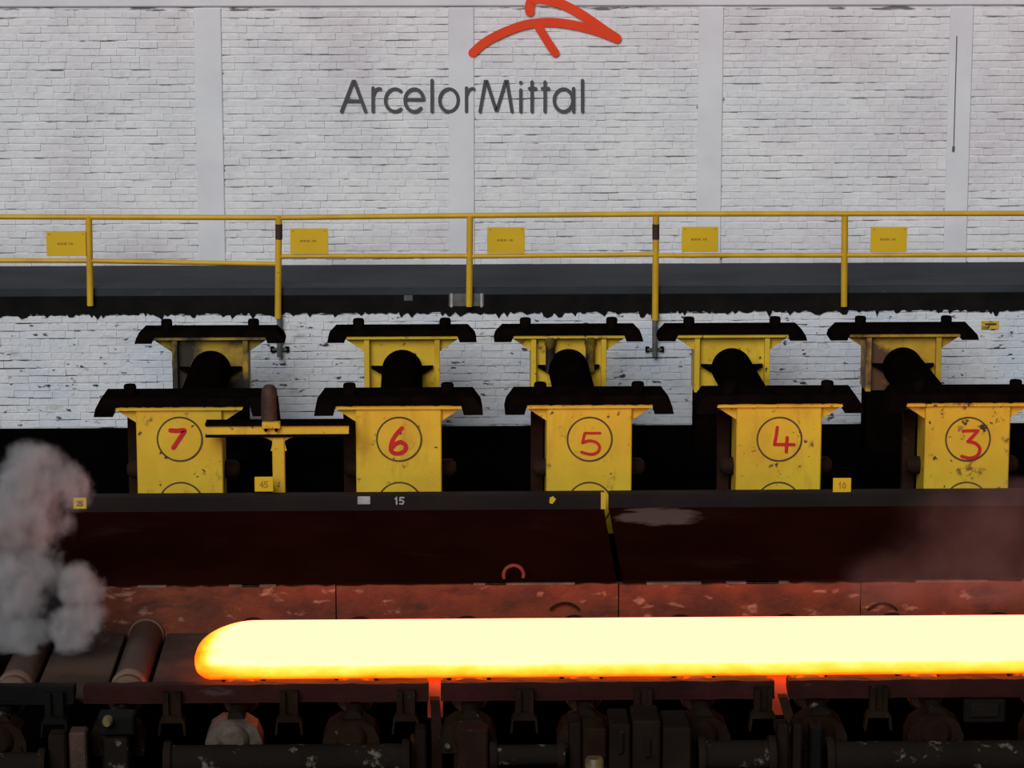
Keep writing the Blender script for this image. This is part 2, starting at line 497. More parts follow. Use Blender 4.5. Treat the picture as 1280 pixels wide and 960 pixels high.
# walkway deck and its black painted edge with ragged drips
tag(MB().box(XL, XR, Y_LOW - .02, Y_UP + .05, Z_LEDGE - .12, Z_LEDGE, .015).build('floor_walkway', M['ledge']),
    'dark grey walkway deck behind the yellow railing', kind='structure')
rnd = random.Random(5)
mb = MB()
pts = []
x = XL
while x < XR:
    big = rnd.random() < .16
    pts.append((x, Z_BAND + rnd.uniform(-.012, .022) - (rnd.uniform(.02, .07) if big else 0)))
    x += rnd.uniform(.02, .065)
pts.append((XR, Z_BAND))
for i in range(len(pts) - 1):
    (a, za), (b, zb) = pts[i], pts[i + 1]
    mb.add([(a, Y_LOW - .018, za), (b, Y_LOW - .018, zb), (b, Y_LOW - .018, Z_LEDGE - .01), (a, Y_LOW - .018, Z_LEDGE - .01),
            (a, Y_LOW + .02, za), (b, Y_LOW + .02, zb)], [(0, 1, 2, 3), (0, 4, 5, 1)])
tag(mb.build('trim_6', M['black_band']), 'black tarred edge band with ragged drips below the walkway', kind='structure')

# ------------------------------------------------------------------ deck plates, edge beam, rust side plates
# pale scraped patch on the right-hand deck plate
def scrape_layer(Mt, c, rx, ry):
    nt = Mt.node_tree
    b = nt.nodes['Principled BSDF']
    old = b.inputs['Base Color'].links[0].from_socket
    g = nt.nodes.new('ShaderNodeNewGeometry')
    sub = nt.nodes.new('ShaderNodeVectorMath'); sub.operation = 'SUBTRACT'
    nt.links.new(g.outputs['Position'], sub.inputs[0]); sub.inputs[1].default_value = c
    mul = nt.nodes.new('ShaderNodeVectorMath'); mul.operation = 'MULTIPLY'
    nt.links.new(sub.outputs[0], mul.inputs[0]); mul.inputs[1].default_value = (1 / rx, 1 / ry, 0)
    ln = nt.nodes.new('ShaderNodeVectorMath'); ln.operation = 'LENGTH'
    nt.links.new(mul.outputs[0], ln.inputs[0])
    nz = noise(nt, g.outputs['Position'], 4.0, 6, (.5, 1, 1), .65, 2.0)
    sm_ = nt.nodes.new('ShaderNodeMath'); sm_.operation = 'MULTIPLY_ADD'
    nt.links.new(nz, sm_.inputs[0]); sm_.inputs[1].default_value = -1.6; nt.links.new(ln.outputs['Value'], sm_.inputs[2])
    f = ramp(nt, sm_.outputs[0], 0.05, -0.25)
    nt.links.new(mixc(nt, f, old, (0.11, 0.065, 0.055)), b.inputs['Base Color'])
scrape_layer(M['deck'], at(822, 647, Y_DECK0 - .3), .62, .42)
deck = empty('floor_deck', (0, (Y_DECK0 + Y_DECK1) / 2, 0.0))
tag(deck, 'dark scaled deck plates between the stands and the hot slab', kind='structure')
seam = at(757, 640, Y_DECK0).x
def deck_plate(x0, x1, dz):
    mb = MB()
    mb.prismx([(Y_DECK1, Z_DECK1 + dz), (Y_DECK0, Z_DECK0 + dz), (Y_DECK0, Z_DECK0 + dz - .05), (Y_DECK1, Z_DECK1 + dz - .05)], x0, x1)
    return mb.build('deck_plate', M['deck'], deck)
deck_plate(XL, seam - .02, 0); deck_plate(seam + .045, XR, .012)
mb = MB().box(XL, XR, Y_DECK1 + .3, Y_DECK0, Z_PIT, Z_DECK1 - .12)
mb.build('deck_support', M['floor'], deck)

Z_BEAM = at(640, 618, Y_DECK0).z
beam = empty('edge_beam', (0, Y_DECK0, Z_DECK0))
tag(beam, 'long grey-brown steel edge beam at the foot of the numbered stands', 'beam')
for (a, b) in ((XL, seam - .01), (seam + .04, XR)):
    mb = MB()
    mb.prismx([(Y_DECK0, Z_DECK0 - .02), (Y_DECK0, Z_BEAM - .012), (Y_DECK0 + .012, Z_BEAM), (Y_DECK0 + .16, Z_BEAM), (Y_DECK0 + .16, Z_DECK0 - .06)], a, b)
    mb.build('beam_length', M['beam'], beam)
MB().box(seam - .055, seam + .0, Y_DECK0 - .006, Y_DECK0 + .05, Z_DECK0 + .0, Z_BEAM + .01).build('yellow_joint_strip', M['yellow_clean'], beam)

side = empty('side_guard', (0, Y_DECK1, Z_ROLL))
tag(side, 'rust-red steel side guard glowing behind the hot slab', 'side guard')
cuts = [at(128, 740, Y_DECK1).x, at(420, 740, Y_DECK1).x, at(773, 740, Y_DECK1).x, at(1075, 740, Y_DECK1).x, XR]
for i in range(4):
    a, b = cuts[i] + .006, cuts[i + 1] - .006
    dy = (.0, .015, -.01, .008)[i]
    mb = MB()
    n = 26
    rnd = random.Random(40 + i)
    top = [(a + (b - a) * k / n, Z_DECK1 - .012 + rnd.uniform(-.012, .006)) for k in range(n + 1)]
    poly = [(a, Z_ROLL - .35)] + [(b, Z_ROLL - .35)] + top[::-1]
    mb.prism(poly, Y_DECK1 - .05 + dy, Y_DECK1 + .05 + dy)
    gp = mb.build('guard_plate', M['rust_plate'], side)
    for k in range(3):                                   # pale scale strips painted in as highlights on the upper edge
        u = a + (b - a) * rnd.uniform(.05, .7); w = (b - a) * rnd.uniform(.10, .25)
        MB().box(u, u + w, Y_DECK1 - .055 + dy, Y_DECK1 + .02 + dy, Z_DECK1 - .020, Z_DECK1 - .002, .004).build('scale_highlight', M['scale'], gp)
for k, px in enumerate((706, 1103)):
    # rounded cut-outs show as low arched lips where the rollers pass the guard
    q = at(px, 766, Y_DECK1 - .06)
    MB().ringxz(q.x, q.z - .10, .20, .022, Y_DECK1 - .075, Y_DECK1 - .03, 14, math.radians(40), math.radians(140)).build('roller_lip', M['dark_rust'], side)

# lifting ring lying on the deck edge
q = at(642, 725, Y_DECK1 + .06)
ring = MB()
vs = []; fs = []
N1, N2 = 26, 8
for i in range(N1 + 1):
    t = math.radians(-20) + math.radians(225) * i / N1
    for k in range(N2):
        u = 2 * math.pi * k / N2
        rr = .105 + .02 * math.cos(u)
        vs.append((q.x + rr * math.cos(t), q.y + .02 * math.sin(u) + .02, q.z + .05 + rr * math.sin(t)))
for i in range(N1):
    for k in range(N2):
        j = (k + 1) % N2
        fs.append((i * N2 + k, (i + 1) * N2 + k, (i + 1) * N2 + j, i * N2 + j))
fs += [tuple(range(N2)), tuple(range(N1 * N2 + N2 - 1, N1 * N2 - 1, -1))]
ring.add(vs, fs, True)
tag(ring.build('lifting_ring', M['rust_plate']), 'small rusty open lifting ring standing at the edge of the dark deck', 'ring')

# ------------------------------------------------------------------ roller table
Y_R0, Y_R1 = 28.42, 30.82
RR = 0.185
PITCHX = 147.0 / 131.0 * 1.0
x_first = at(155, 845, Y_R0 + .1).x
Xs = [x_first + PITCHX * k for k in range(-1, 9)]
rl = ('leftmost bare table roller, half hidden in the steam',
      'bare steel table roller with pale collars left of the slab tip',
      'table roller under the rounded tip of the hot slab')
ordn = ('first', 'second', 'third', 'fourth', 'fifth', 'sixth', 'seventh')
for i, x in enumerate(Xs):
    r = empty('table_roller', (x, (Y_R0 + Y_R1) / 2, Z_ROLL - 2 * RR))
    if i < 3: lab = rl[i]
    else: lab = 'table roller under the hot slab, %s to the right of the slab tip' % ordn[i - 3]
    tag(r, lab, 'roller', 'rollers of the roller table')
    zc = Z_ROLL - RR
    MB().lathe((x, Y_R0 + .12, zc), (x, Y_R1, zc), [(0, RR - .03), (.02, RR - .014), (Y_R1 - Y_R0 - .15, RR - .014), (Y_R1 - Y_R0 - .12, RR - .03)], 36).build('barrel', M['roller'], r)
    for y0, w, rr in ((Y_R0 + .46, .17, RR), (Y_R0 + .17, .22, RR - .002)):
        MB().lathe((x, y0, zc), (x, y0 + w, zc), [(0, rr - .015), (.02, rr), (w - .02, rr), (w, rr - .015)], 36).build('collar', M['collar'], r)
    MB().lathe((x, Y_R1 - .03, zc), (x, Y_R1 + .01, zc), [(0, RR), (.04, RR)], 36).build('end_ring', M['collar' if i < 2 else 'dark_rust'], r)
    MB().cyl((x, 27.9, zc), (x, Y_R0 + .4, zc), .085, 18).build('journal', M['shaft'], r)
    # bearing housing in front of the kerb
    hx = x - .02
    hz = zc - .16
    pale = i in (2,)
    hm = M['housing_pale'] if pale else M['housing']
    w = .27
    prof = [(-w, -.16), (w, -.16), (w + .0, -.02), (w * .82, .10), (w * .45, .17), (-w * .45, .17), (-w * .82, .10), (-w, -.02)]
    h = MB().prism([(hx + a, hz + b) for a, b in prof], 27.82, 28.12).build('bearing_housing', hm, r)
    MB().lathe((hx, 27.83, hz), (hx, 27.76, hz), [(0, .15), (.04, .145), (.07, .10)], 20).build('bearing_cap', hm, h)
    for sx in (-1, 1):
        MB().cyl((hx + sx * .20, 27.83, hz - .09), (hx + sx * .20, 27.785, hz - .09), .035, 6).build('bolt', M['shaft'], h)
    MB().box(hx - .14, hx + .14, 27.86, 28.1, Z_PIT, hz - .15).build('pedestal', M['coupling'], r)

for i in range(len(Xs) - 1):
    a, b = Xs[i] + RR + .03, Xs[i + 1] - RR - .03
    mb = MB().box(a, b, Y_R0 + (.12 if i < 2 else .62), Y_R1 - .02, Z_ROLL - .20, Z_ROLL - .16, .01)
    near = ('steam-veiled brown apron plate left of the bare roller', 'scaly brown apron plate between the bare roller and the slab tip')
    lab = near[i - 0] if i < 2 else 'apron plate under the hot slab, %s from its tip' % ordn[i - 2]
    tag(mb.build('apron_plate', M['apron']), lab, 'plate', 'apron plates between the rollers')

# near kerb in lengths, with gaps
def kz(py, Y): return at(640, py, Y).z
ZK_T, ZK_F, ZK_B = kz(849, 28.36), kz(856, 28.12), kz(875, 28.12)
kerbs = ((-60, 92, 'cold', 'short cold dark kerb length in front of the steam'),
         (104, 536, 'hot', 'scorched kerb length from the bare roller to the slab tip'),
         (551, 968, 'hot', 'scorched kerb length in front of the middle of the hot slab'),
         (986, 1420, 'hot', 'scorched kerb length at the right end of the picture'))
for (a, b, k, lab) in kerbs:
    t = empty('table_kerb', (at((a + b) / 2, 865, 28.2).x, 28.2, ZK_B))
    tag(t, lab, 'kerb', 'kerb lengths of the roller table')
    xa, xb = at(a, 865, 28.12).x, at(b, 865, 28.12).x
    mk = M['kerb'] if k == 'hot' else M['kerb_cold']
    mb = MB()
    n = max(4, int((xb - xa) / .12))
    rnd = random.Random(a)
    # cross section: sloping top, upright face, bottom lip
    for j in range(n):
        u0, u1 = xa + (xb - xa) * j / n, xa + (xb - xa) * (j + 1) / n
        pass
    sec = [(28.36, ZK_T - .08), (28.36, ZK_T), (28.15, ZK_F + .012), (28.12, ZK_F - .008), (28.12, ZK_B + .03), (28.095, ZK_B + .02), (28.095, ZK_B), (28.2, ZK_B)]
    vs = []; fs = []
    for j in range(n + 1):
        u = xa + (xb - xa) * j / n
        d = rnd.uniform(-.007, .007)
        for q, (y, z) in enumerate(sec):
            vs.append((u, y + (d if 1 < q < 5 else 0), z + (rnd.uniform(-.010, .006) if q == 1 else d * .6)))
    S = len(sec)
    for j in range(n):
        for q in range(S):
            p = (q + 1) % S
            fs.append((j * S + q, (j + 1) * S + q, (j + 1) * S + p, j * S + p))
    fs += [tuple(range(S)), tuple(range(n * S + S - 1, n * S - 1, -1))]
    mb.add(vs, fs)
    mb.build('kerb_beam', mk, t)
    # forked brackets under the kerb, one between each two rollers
    for px in (-78, 68, 215, 361, 507, 655, 803, 953, 1097):
        if not (a <= px + 20 and px - 20 <= b): continue
        bx = at(px, 890, 28.06).x
        bkt = MB()
        z1, z2, z3, z4 = kz(862, 28.06), kz(890, 28.06), kz(897, 28.06), kz(914, 28.06)
        bkt.box(bx - .085, bx - .03, 28.02, 28.11, z2, z1)
        bkt.box(bx + .045, bx + .09, 28.02, 28.11, z2, z1)
        bkt.box(bx - .03, bx + .045, 28.075, 28.11, z2, z1)
        bkt.prism([(bx - .085, z2), (bx + .09, z2), (bx + .125, z3), (bx + .135, z4), (bx + .115, z4), (bx + .10, z3 - .01), (bx - .10, z3 - .01), (bx - .115, z4), (bx - .135, z4), (bx - .12, z3)], 27.99, 28.11)
        bkt.build('fork_bracket', M['housing'] if k == 'hot' else M['kerb_cold'], t)

# guide bars standing in the kerb gaps, tips coloured with the slab's orange glow
for px, w, lab in ((544, .075, 'narrow guide bar glowing orange in the kerb gap below the slab'),
                   (976, .10, 'leaning guide bar glowing red in the right-hand kerb gap')):
    g = empty('guide_bar', (at(px, 900, 28.3).x, 28.3, Z_PIT))
    tag(g, lab, 'guide bar')
    x = at(px, 860, 28.4).x
    MB().prismx([(28.42, Z_ROLL - .34), (28.47, Z_ROLL - .34), (28.80, Z_ROLL - .03), (28.74, Z_ROLL - .03)], x - w, x + w).build('guide_tip', M['glow_guide'], g)
    x2 = at(px + (2 if px < 600 else 14), 930, 28.2).x
    mb = MB().prism([(x - .05, kz(872, 28.2)), (x + .04, kz(872, 28.2)), (x2 + .05, kz(912, 28.2)), (x2 + .05, Z_PIT), (x2 - .05, Z_PIT), (x2 - .05, kz(912, 28.2))], 28.14, 28.26)
    mb.build('guide_stem', M['dark_rust'], g)

# ------------------------------------------------------------------ drive line in the pit at the bottom edge
YS = 27.35
def zs(py): return at(640, py, YS).z
def xs(px): return at(px, 940, YS).x
def shaft(a, b, py, r, lab, ends=True, flange=True, material='shaft'):
    z = zs(py)
    t = empty('drive_shaft', ((xs(a) + xs(b)) / 2, YS, z - r))
    tag(t, lab, 'shaft', 'drive shafts along the pit')
    L = xs(b) - xs(a)
    MB().lathe((xs(a), YS, z), (xs(b), YS, z), [(0, r * .96), (.03, r), (L - .03, r), (L, r * .96)], 28).build('shaft_tube', M[material], t)
    if flange:
        for e, d in ((xs(a), 1), (xs(b), -1)):
            MB().lathe((e, YS, z), (e + d * .07, YS, z), [(0, r * 1.28), (.012, r * 1.32), (.058, r * 1.32), (.07, r * 1.28)], 28).build('shaft_flange', M['coupling'], t)
    return t
shaft(205, 512, 946, .135, 'long dusty drive shaft below the slab tip')
shaft(612, 706, 944, .10, 'short dark drive shaft right of the thin guide bar', material='shaft')
shaft(872, 969, 946, .14, 'dusty drive shaft right of the big brown coupling')
shaft(1032, 1420, 950, .15, 'dark drive shaft at the lower right corner')
shaft(-40, 57, 952, .125, 'brown drive shaft end at the lower left corner')
def plate_stand(name, lab, cat, blocks, group=None):
    x0 = min(b[0] for b in blocks); x1 = max(b[1] for b in blocks)
    t = empty(name, ((xs(x0) + xs(x1)) / 2, YS, Z_PIT))
    tag(t, lab, cat, group)
    for (a, b, ya, yb, y0, y1, nm, mt) in blocks:
        z1 = at(640, ya, y0).z
        z0 = Z_PIT if yb is None else at(640, yb, y0).z
        MB().box(at(a, 930, y0).x, at(b, 930, y0).x, y0, y1, z0, z1, .018).build(nm, M[mt], t)
    return t
plate_stand('gear_coupling', 'big brown split gear coupling at the bottom centre', 'coupling', (
    (762, 788, 907, None, 27.2, 27.7, 'coupling_half', 'coupling'), (791, 826, 903, None, 27.2, 27.7, 'coupling_half', 'coupling'),
    (829, 864, 912, None, 27.15, 27.7, 'coupling_hub', 'coupling'), (772, 780, 915, 945, 27.16, 27.22, 'bolt_lug', 'shaft'),
    (806, 814, 925, 950, 27.16, 27.22, 'bolt_lug', 'shaft')))
t = plate_stand('pump_body', 'small iron pump body with a pale brass band beside the gear coupling', 'pump', (
    (712, 727, 905, None, 27.4, 27.7, 'back_plate', 'coupling'), (729, 758, 912, None, 27.3, 27.65, 'body', 'housing')))
MB().lathe((at(743, 945, 27.25).x, 27.25, Z_PIT), (at(743, 945, 27.25).x, 27.25, at(743, 936, 27.25).z), [(0, .09), (1.0, .09), (1.02, .075)], 18).build('brass_band', M['pale_brass'], t)
plate_stand('support_post', 'brown double support post under the kerb gap left of centre', 'post', (
    (519, 533, 912, None, 27.4, 27.6, 'post', 'coupling'), (513, 520, 922, None, 27.45, 27.6, 'flange', 'dark_rust')))
plate_stand('support_post', 'brown twin support post under the right-hand kerb gap', 'post', (
    (972, 986, 909, None, 27.4, 27.6, 'post', 'coupling'), (992, 1003, 909, None, 27.4, 27.6, 'post', 'coupling')))
plate_stand('support_post', 'dark reddish support post below the steam', 'post', (
    (60, 82, 915, None, 27.4, 27.6, 'post', 'coupling'), (86, 108, 912, None, 27.45, 27.65, 'post', 'brown_rust')))
t = plate_stand('grease_valve', 'dark grease valve with a brass nipple under the bare roller', 'valve', (
    (130, 160, 920, None, 27.4, 27.65, 'body', 'shaft'), (122, 168, 893, 916, 27.45, 27.7, 'cap', 'kerb_cold')))
q = at(135, 900, 27.45)
MB().lathe((q.x, q.y, q.z), (q.x, q.y - .12, q.z), [(0, .05), (.08, .05), (.12, .03)], 12).build('brass_nipple', M['pale_brass'], t)
plate_stand('motor_block', 'blocky dark motor cover hanging below the kerb at the far right', 'motor', (
    (1204, 1256, 880, 909, 27.95, 28.02, 'cover', 'kerb_cold'), (1212, 1248, 884, 902, 27.92, 27.95, 'lid', 'shaft')))
plate_stand('support_post', 'dark stubby support post right of the thin guide bar', 'post', (
    (572, 610, 912, None, 27.5, 27.7, 'post', 'dark_rust'),))

# ------------------------------------------------------------------ the hot slab
T_SL = 0.135
Y_S0, Y_S1 = 28.60, atz(640, 771.5, Z_ROLL + T_SL).y
SLM = bpy.data.materials.new('white_hot_steel')
SLM.use_nodes = True
nt = SLM.node_tree
for n in list(nt.nodes): nt.nodes.remove(n)
out = nt.nodes.new('ShaderNodeOutputMaterial')
em = nt.nodes.new('ShaderNodeEmission')
nt.links.new(em.outputs[0], out.inputs[0])
att = nt.nodes.new('ShaderNodeAttribute')
att.attribute_name = 'glow_level'
geo = nt.nodes.new('ShaderNodeNewGeometry')
nz = noise(nt, geo.outputs['Position'], 3.0, 5, (1, 1, 2))
ad = nt.nodes.new('ShaderNodeMath'); ad.operation = 'MULTIPLY_ADD'
nt.links.new(nz, ad.inputs[0]); ad.inputs[1].default_value = 0.5
sb = nt.nodes.new('ShaderNodeMath'); sb.operation = 'SUBTRACT'
nt.links.new(att.outputs['Fac'], sb.inputs[0]); sb.inputs[1].default_value = 0.25
nt.links.new(sb.outputs[0], ad.inputs[2])
cr = nt.nodes.new('ShaderNodeValToRGB')
cr.color_ramp.interpolation = 'LINEAR'
els = cr.color_ramp.elements
els[0].position = 0.0; els[0].color = (0.16, 0.006, 0.0004, 1)
els[1].position = 1.0; els[1].color = (1.0, 0.19, 0.107, 1)
for p, c in ((.18, (0.34, 0.020, 0.0007, 1)), (.42, (0.70, 0.072, 0.0018, 1)), (.62, (0.92, 0.135, 0.006, 1)), (.80, (1.0, 0.182, 0.028, 1))):
    e = els.new(p); e.color = c
nt.links.new(ad.outputs[0], cr.inputs[0])
nt.links.new(cr.outputs[0], em.inputs[0])
em.inputs[1].default_value = 5.6

# plan outline: long tongue with a rounded left end
tip = atz(246, 812, Z_ROLL + T_SL * .6).x
outl = []
yc = Y_S0 + (Y_S1 - Y_S0) * .36
NP = 28
for k in range(NP + 1):
    w = math.pi / 2 * k / NP                        # near half: from tip to near edge
    ex = .22 * (1 - math.cos(w) ** .9) if False else .20 * (1 - math.cos(w))
    outl.append((tip + ex, yc - (yc - Y_S0) * math.sin(w) ** .9))
near = outl[:]
far = []
for k in range(1, NP + 1):
    w = math.pi / 2 * k / NP
    far.append((tip + .55 * (1 - math.cos(w)), yc + (Y_S1 - yc) * math.sin(w) ** .95))
XE = XR + .5
def resample(p, q, n): return [(p[0] + (q[0] - p[0]) * k / n, p[1] + (q[1] - p[1]) * k / n) for k in range(1, n + 1)]
loop = far[::-1] + near                              # from far-right of the cap round the tip to the near edge
loop = resample((XE, Y_S1), far[-1], 60)[:-1] + loop + resample(near[-1], (XE, Y_S0), 110)
# inset rings give rounded shoulders
def inset(lp, d):
    r = []
    for i, p in enumerate(lp):
        a = Vector(lp[max(i - 1, 0)]); b = Vector(lp[min(i + 1, len(lp) - 1)])
        t = (b - a).normalized()
        nrm = Vector((-t.y, t.x))
        r.append((p[0] + nrm.x * d, p[1] + nrm.y * d))
    return r
levels = [(.12, 0.0, .62), (.025, 0.0, .16), (.004, .020, .34), (0, .045, .56), (0, .085, .70), (.012, .120, .80), (.045, T_SL, 1.0), (.16, T_SL + .004, 1.4)]
vs = []; heat = []; fs = []
NL = len(loop)
rnd = random.Random(3)
for li, (d, dz, h) in enumerate(levels):
    lp = inset(loop, d)
    for i, p in enumerate(lp):
        wob = rnd.uniform(-.010, .006) if li == 1 else 0
        vs.append(Vector((p[0], p[1], Z_ROLL + max(0.001, dz + wob))))
        g = min(1.0, max(0.0, (p[0] - tip) / .75))
        heat.append(h * (.62 + .38 * g) * (.60 + .40 * min(1, (p[0] - tip) / .22) if li >= 5 else 1))
for li in range(len(levels) - 1):
    for i in range(NL - 1):
        fs.append((li * NL + i, li * NL + i + 1, (li + 1) * NL + i + 1, (li + 1) * NL + i))
top0 = (len(levels) - 1) * NL
fs.append(tuple(range(top0, top0 + NL)))
fs.append(tuple(range(NL - 1, -1, -1)))
fs.append(tuple(li * NL for li in range(len(levels))) + tuple(li * NL + NL - 1 for li in range(len(levels) - 1, -1, -1)))
mb = MB().add(vs, fs)
slab = mb.build('hot_steel_slab', SLM)
at_ = slab.data.attributes.new('glow_level', 'FLOAT', 'POINT')
at_.data.foreach_set('value', heat)
tag(slab, 'white-hot glowing steel slab with a rounded tip lying on the roller table', 'steel slab')

# ------------------------------------------------------------------ numbered stands
def lug(parent, x, y, z, r=.073, h=.13):
    MB().lathe((x, y, z), (x, y, z + h), [(0, r), (h - .02, r), (h, r * .86)], 16).build('lug', M['black_steel'], parent)

def top_plate(parent, cx, y0, y1, zb, th, drop, asym=0.0):
    hw = .965
    P = [(cx - hw, zb - drop), (cx - hw + .02, zb - drop * .2), (cx - hw + .11, zb + th), (cx + hw - .11 + asym, zb + th), (cx + hw - .02 + asym, zb - drop * .2), (cx + hw + asym, zb - drop),
         (cx + hw - .22 + asym, zb - drop), (cx + hw - .25 + asym, zb), (cx - hw + .25, zb), (cx - hw + .22, zb - drop)]
    return MB().prism(P, y0, y1).build('top_plate', M['black_steel'], parent)

strokes = {
    '7': (80, 460, [[(533, 311), (566, 313), (602, 312), (583, 345), (563, 375), (548, 398)]], .055),
    '6': (380, 460, [[(490, 300), (462, 330), (440, 368), (434, 405), (448, 424), (478, 426), (506, 410), (507, 384), (482, 368)], [(484, 368), (458, 378), (440, 398)]], .05),
    '5': (640, 460, [[(440, 325), (365, 325)], [(363, 326), (352, 372)], [(352, 372), (385, 362), (420, 370), (437, 392), (428, 418), (395, 430), (346, 419)]], .032),
    '4': (960, 460, [[(46, 296), (40, 340), (32, 380)], [(32, 381), (130, 382)], [(95, 346), (90, 418)]], .038),
    '3': (960, 460, [[(975, 314), (1048, 312)], [(1048, 313), (1022, 342), (998, 366)], [(998, 366), (1035, 374), (1058, 402), (1045, 436), (1008, 449), (968, 440)]], .038),
}
front_px = {'7': 224.5, '6': 498.5, '5': 736.5, '4': 973.5, '3': 1209.0}
back_px = {'7': 262.5, '6': 502.5, '5': 711.0, '4': 915.5, '3': 1130.0}
HW = .49
TH_F = .10
for num in '76543':
    cx = at(front_px[num], 560, Y_FRONT).x
    paint = M['yellow_worn'] if num in '3' else M['yellow_clean']
    words = {'7': 'seven', '6': 'six', '5': 'five', '4': 'four', '3': 'three'}
    t = empty('numbered_stand', (cx, Y_FRONT + .3, 0.0))
    tag(t, 'yellow steel stand with a red hand-painted %s in a circle' % words[num], 'stand', 'numbered yellow stands in the front row')
    MB().box(cx - HW, cx + HW, Y_FRONT, Y_FRONT + .55, 0.0, Z_PLATE - .001, .012).build('box_body', paint, t)
    # thin upper flange with worn edge
    rnd = random.Random(int(num))
    pl = []
    n = 30
    x0, x1 = cx - .74, cx + .74
    top = [(x0 + (x1 - x0) * k / n, Z_PLATE + .012 + rnd.uniform(-.012, .012)) for k in range(n + 1)]
    MB().prism([(x0 + .02, Z_PLATE - .03), (x1 - .02, Z_PLATE - .03)] + top[::-1], Y_FRONT - .035, Y_FRONT + .02).build('upper_flange', paint, t)
    for sx in (-1, 1):
        P = [(cx + sx * HW, Z_PLATE - .02), (cx + sx * (HW + .235), Z_PLATE - .02), (cx + sx * (HW + .22), Z_PLATE - .045), (cx + sx * HW, Z_PLATE - .19)]
        MB().prism(P, Y_FRONT + .06, Y_FRONT + .10).build('gusset', paint, t)
    top_plate(t, cx, Y_FRONT - .06, Y_FRONT + .50, Z_PLATE + .018, TH_F, .115, .10 if num == '7' else 0.0)
    for sx in (-1, 1):
        if num == '7' and sx > 0: continue
        lug(t, cx + sx * .56, Y_FRONT + .12, Z_PLATE + TH_F + .015)
    c = at(front_px[num] + .5, 549, Y_FRONT)
    zc = c.z
    for k, z in ((0, zc), (1, zc - .765)):
        d = MB().lathe((cx + .005, Y_FRONT + .004, z), (cx + .005, Y_FRONT - .010, z), [(0, .245), (.012, .245), (.014, .243)], 44).build('cover_disc', paint, t)
        MB().ringxz(cx + .005, z, .255, .020, Y_FRONT - .007, Y_FRONT + .002, 44).build('weld_ring', M['ring'], d)
        if k == 0:
            ox, oy, ss, w = strokes[num]
            mb = MB()
            for sk, s in enumerate(ss):
                pts = [(ox + a / 4, oy + b / 4) for a, b in s]
                pts = XZ(pts, Y_FRONT)
                mb.stroke(crom(pts, 6) if len(pts) > 2 else pts, w, Y_FRONT - .014 - .003 * sk, Y_FRONT - .009)
            o = mb.build('painted_number', M['red'], d)
            o['label'] = 'red hand-painted number %s' % num
    # cross pin poking out behind the box
    z = at(640, 583, Y_FRONT + .4).z
    MB().lathe((cx - .64, Y_FRONT + .36, z), (cx + .66, Y_FRONT + .36, z), [(0, .06), (.05, .105), (1.25, .105), (1.30, .06)], 18).build('cross_pin', M['dark_rust'], t)
    MB().box(cx - HW - .16, cx - HW - .02, Y_FRONT + .6, Y_FRONT + .72, 0, Z_PLATE - .2).build('rear_strut', M['dark_rust'], t)

    # back row
    bx = at(back_px[num], 440, Y_BACK).x
    zb = at(640, 420, Y_BACK).z
    paint = {'7': M['yellow_sooty'], '6': M['yellow_clean'], '5': M['yellow_worn'], '4': M['yellow_clean'], '3': M['yellow_rusty']}[num]
    look = {'7': 'sooty', '6': 'bright', '5': 'stained', '4': 'clean', '3': 'rusty'}[num]
    t = empty('rear_stand', (bx, Y_BACK + .3, 0.0))
    tag(t, '%s yellow rear stand with an arched tube opening, behind stand %s' % (look, {'7': 'seven', '6': 'six', '5': 'five', '4': 'four', '3': 'three'}[num]), 'stand', 'rear yellow stands by the white wall')
    zm = at(640, 492, Y_BACK).z
    MB().box(bx - HW + .02, bx + HW - .02, Y_BACK + .10, Y_BACK + .50, zm, zb).build('web_plate', paint, t)
    MB().box(bx - HW + .02, bx + HW - .02, Y_BACK + .06, Y_BACK + .50, 0, zm).build('lower_column', M['tube'], t)
    for sx in (-1, 1):
        MB().box(bx + sx * (HW - .035) - .035, bx + sx * (HW - .035) + .035, Y_BACK, Y_BACK + .5, zm, zb, .006).build('edge_flange', paint, t)
        P = [(bx + sx * HW, zb - .02), (bx + sx * (HW + .24), zb - .02), (bx + sx * (HW + .22), zb - .06), (bx + sx * HW, zb - .21)]
        MB().prism(P, Y_BACK + .08, Y_BACK + .12).build('gusset', paint, t)
    MB().box(bx - .73, bx + .73, Y_BACK - .03, Y_BACK + .30, zb - .035, zb + .012, .006).build('upper_flange', paint, t)
    top_plate(t, bx, Y_BACK - .05, Y_BACK + .40, zb + .013, .075, .085)
    for sx in (-1, 1):
        lug(t, bx + sx * .56, Y_BACK + .12, zb + .085)
    zt = at(640, 463, Y_BACK).z
    y_end = Y_FRONT + .56
    tx = at(front_px[num], 560, Y_FRONT).x
    # saddle with two ears round the tube
    P = [(bx - .40, zt + .055), (bx - .24, zt + .05), (bx - .24, zt - .06), (bx - .30, zt - .03), (bx - .40, zt + .03)]
    MB().prism(P, Y_BACK + .02, Y_BACK + .11).build('saddle_ear', M['tube'], t)
    P = [(2 * bx - a, z) for a, z in P]
    MB().prism(P, Y_BACK + .02, Y_BACK + .11).build('saddle_ear', M['tube'], t)
    tb = MB()
    tb.lathe((bx, Y_BACK + .12, zt), (tx, y_end, zt - .06), [(0, .262), (Y_BACK + .12 - y_end, .262)], 36)
    tb.build('tube', M['tube'], t)
    if num == '5':
        for dx in (-.24, .28):
            mb = MB().lathe((bx + dx, Y_BACK + .03, zb - .48), (bx + dx, Y_BACK + .03, zb - .02), [(0, .06), (.34, .06), (.36, .075), (.46, .075)], 14)
            mb.build('spring_bolt', M['yellow_sooty'], t)

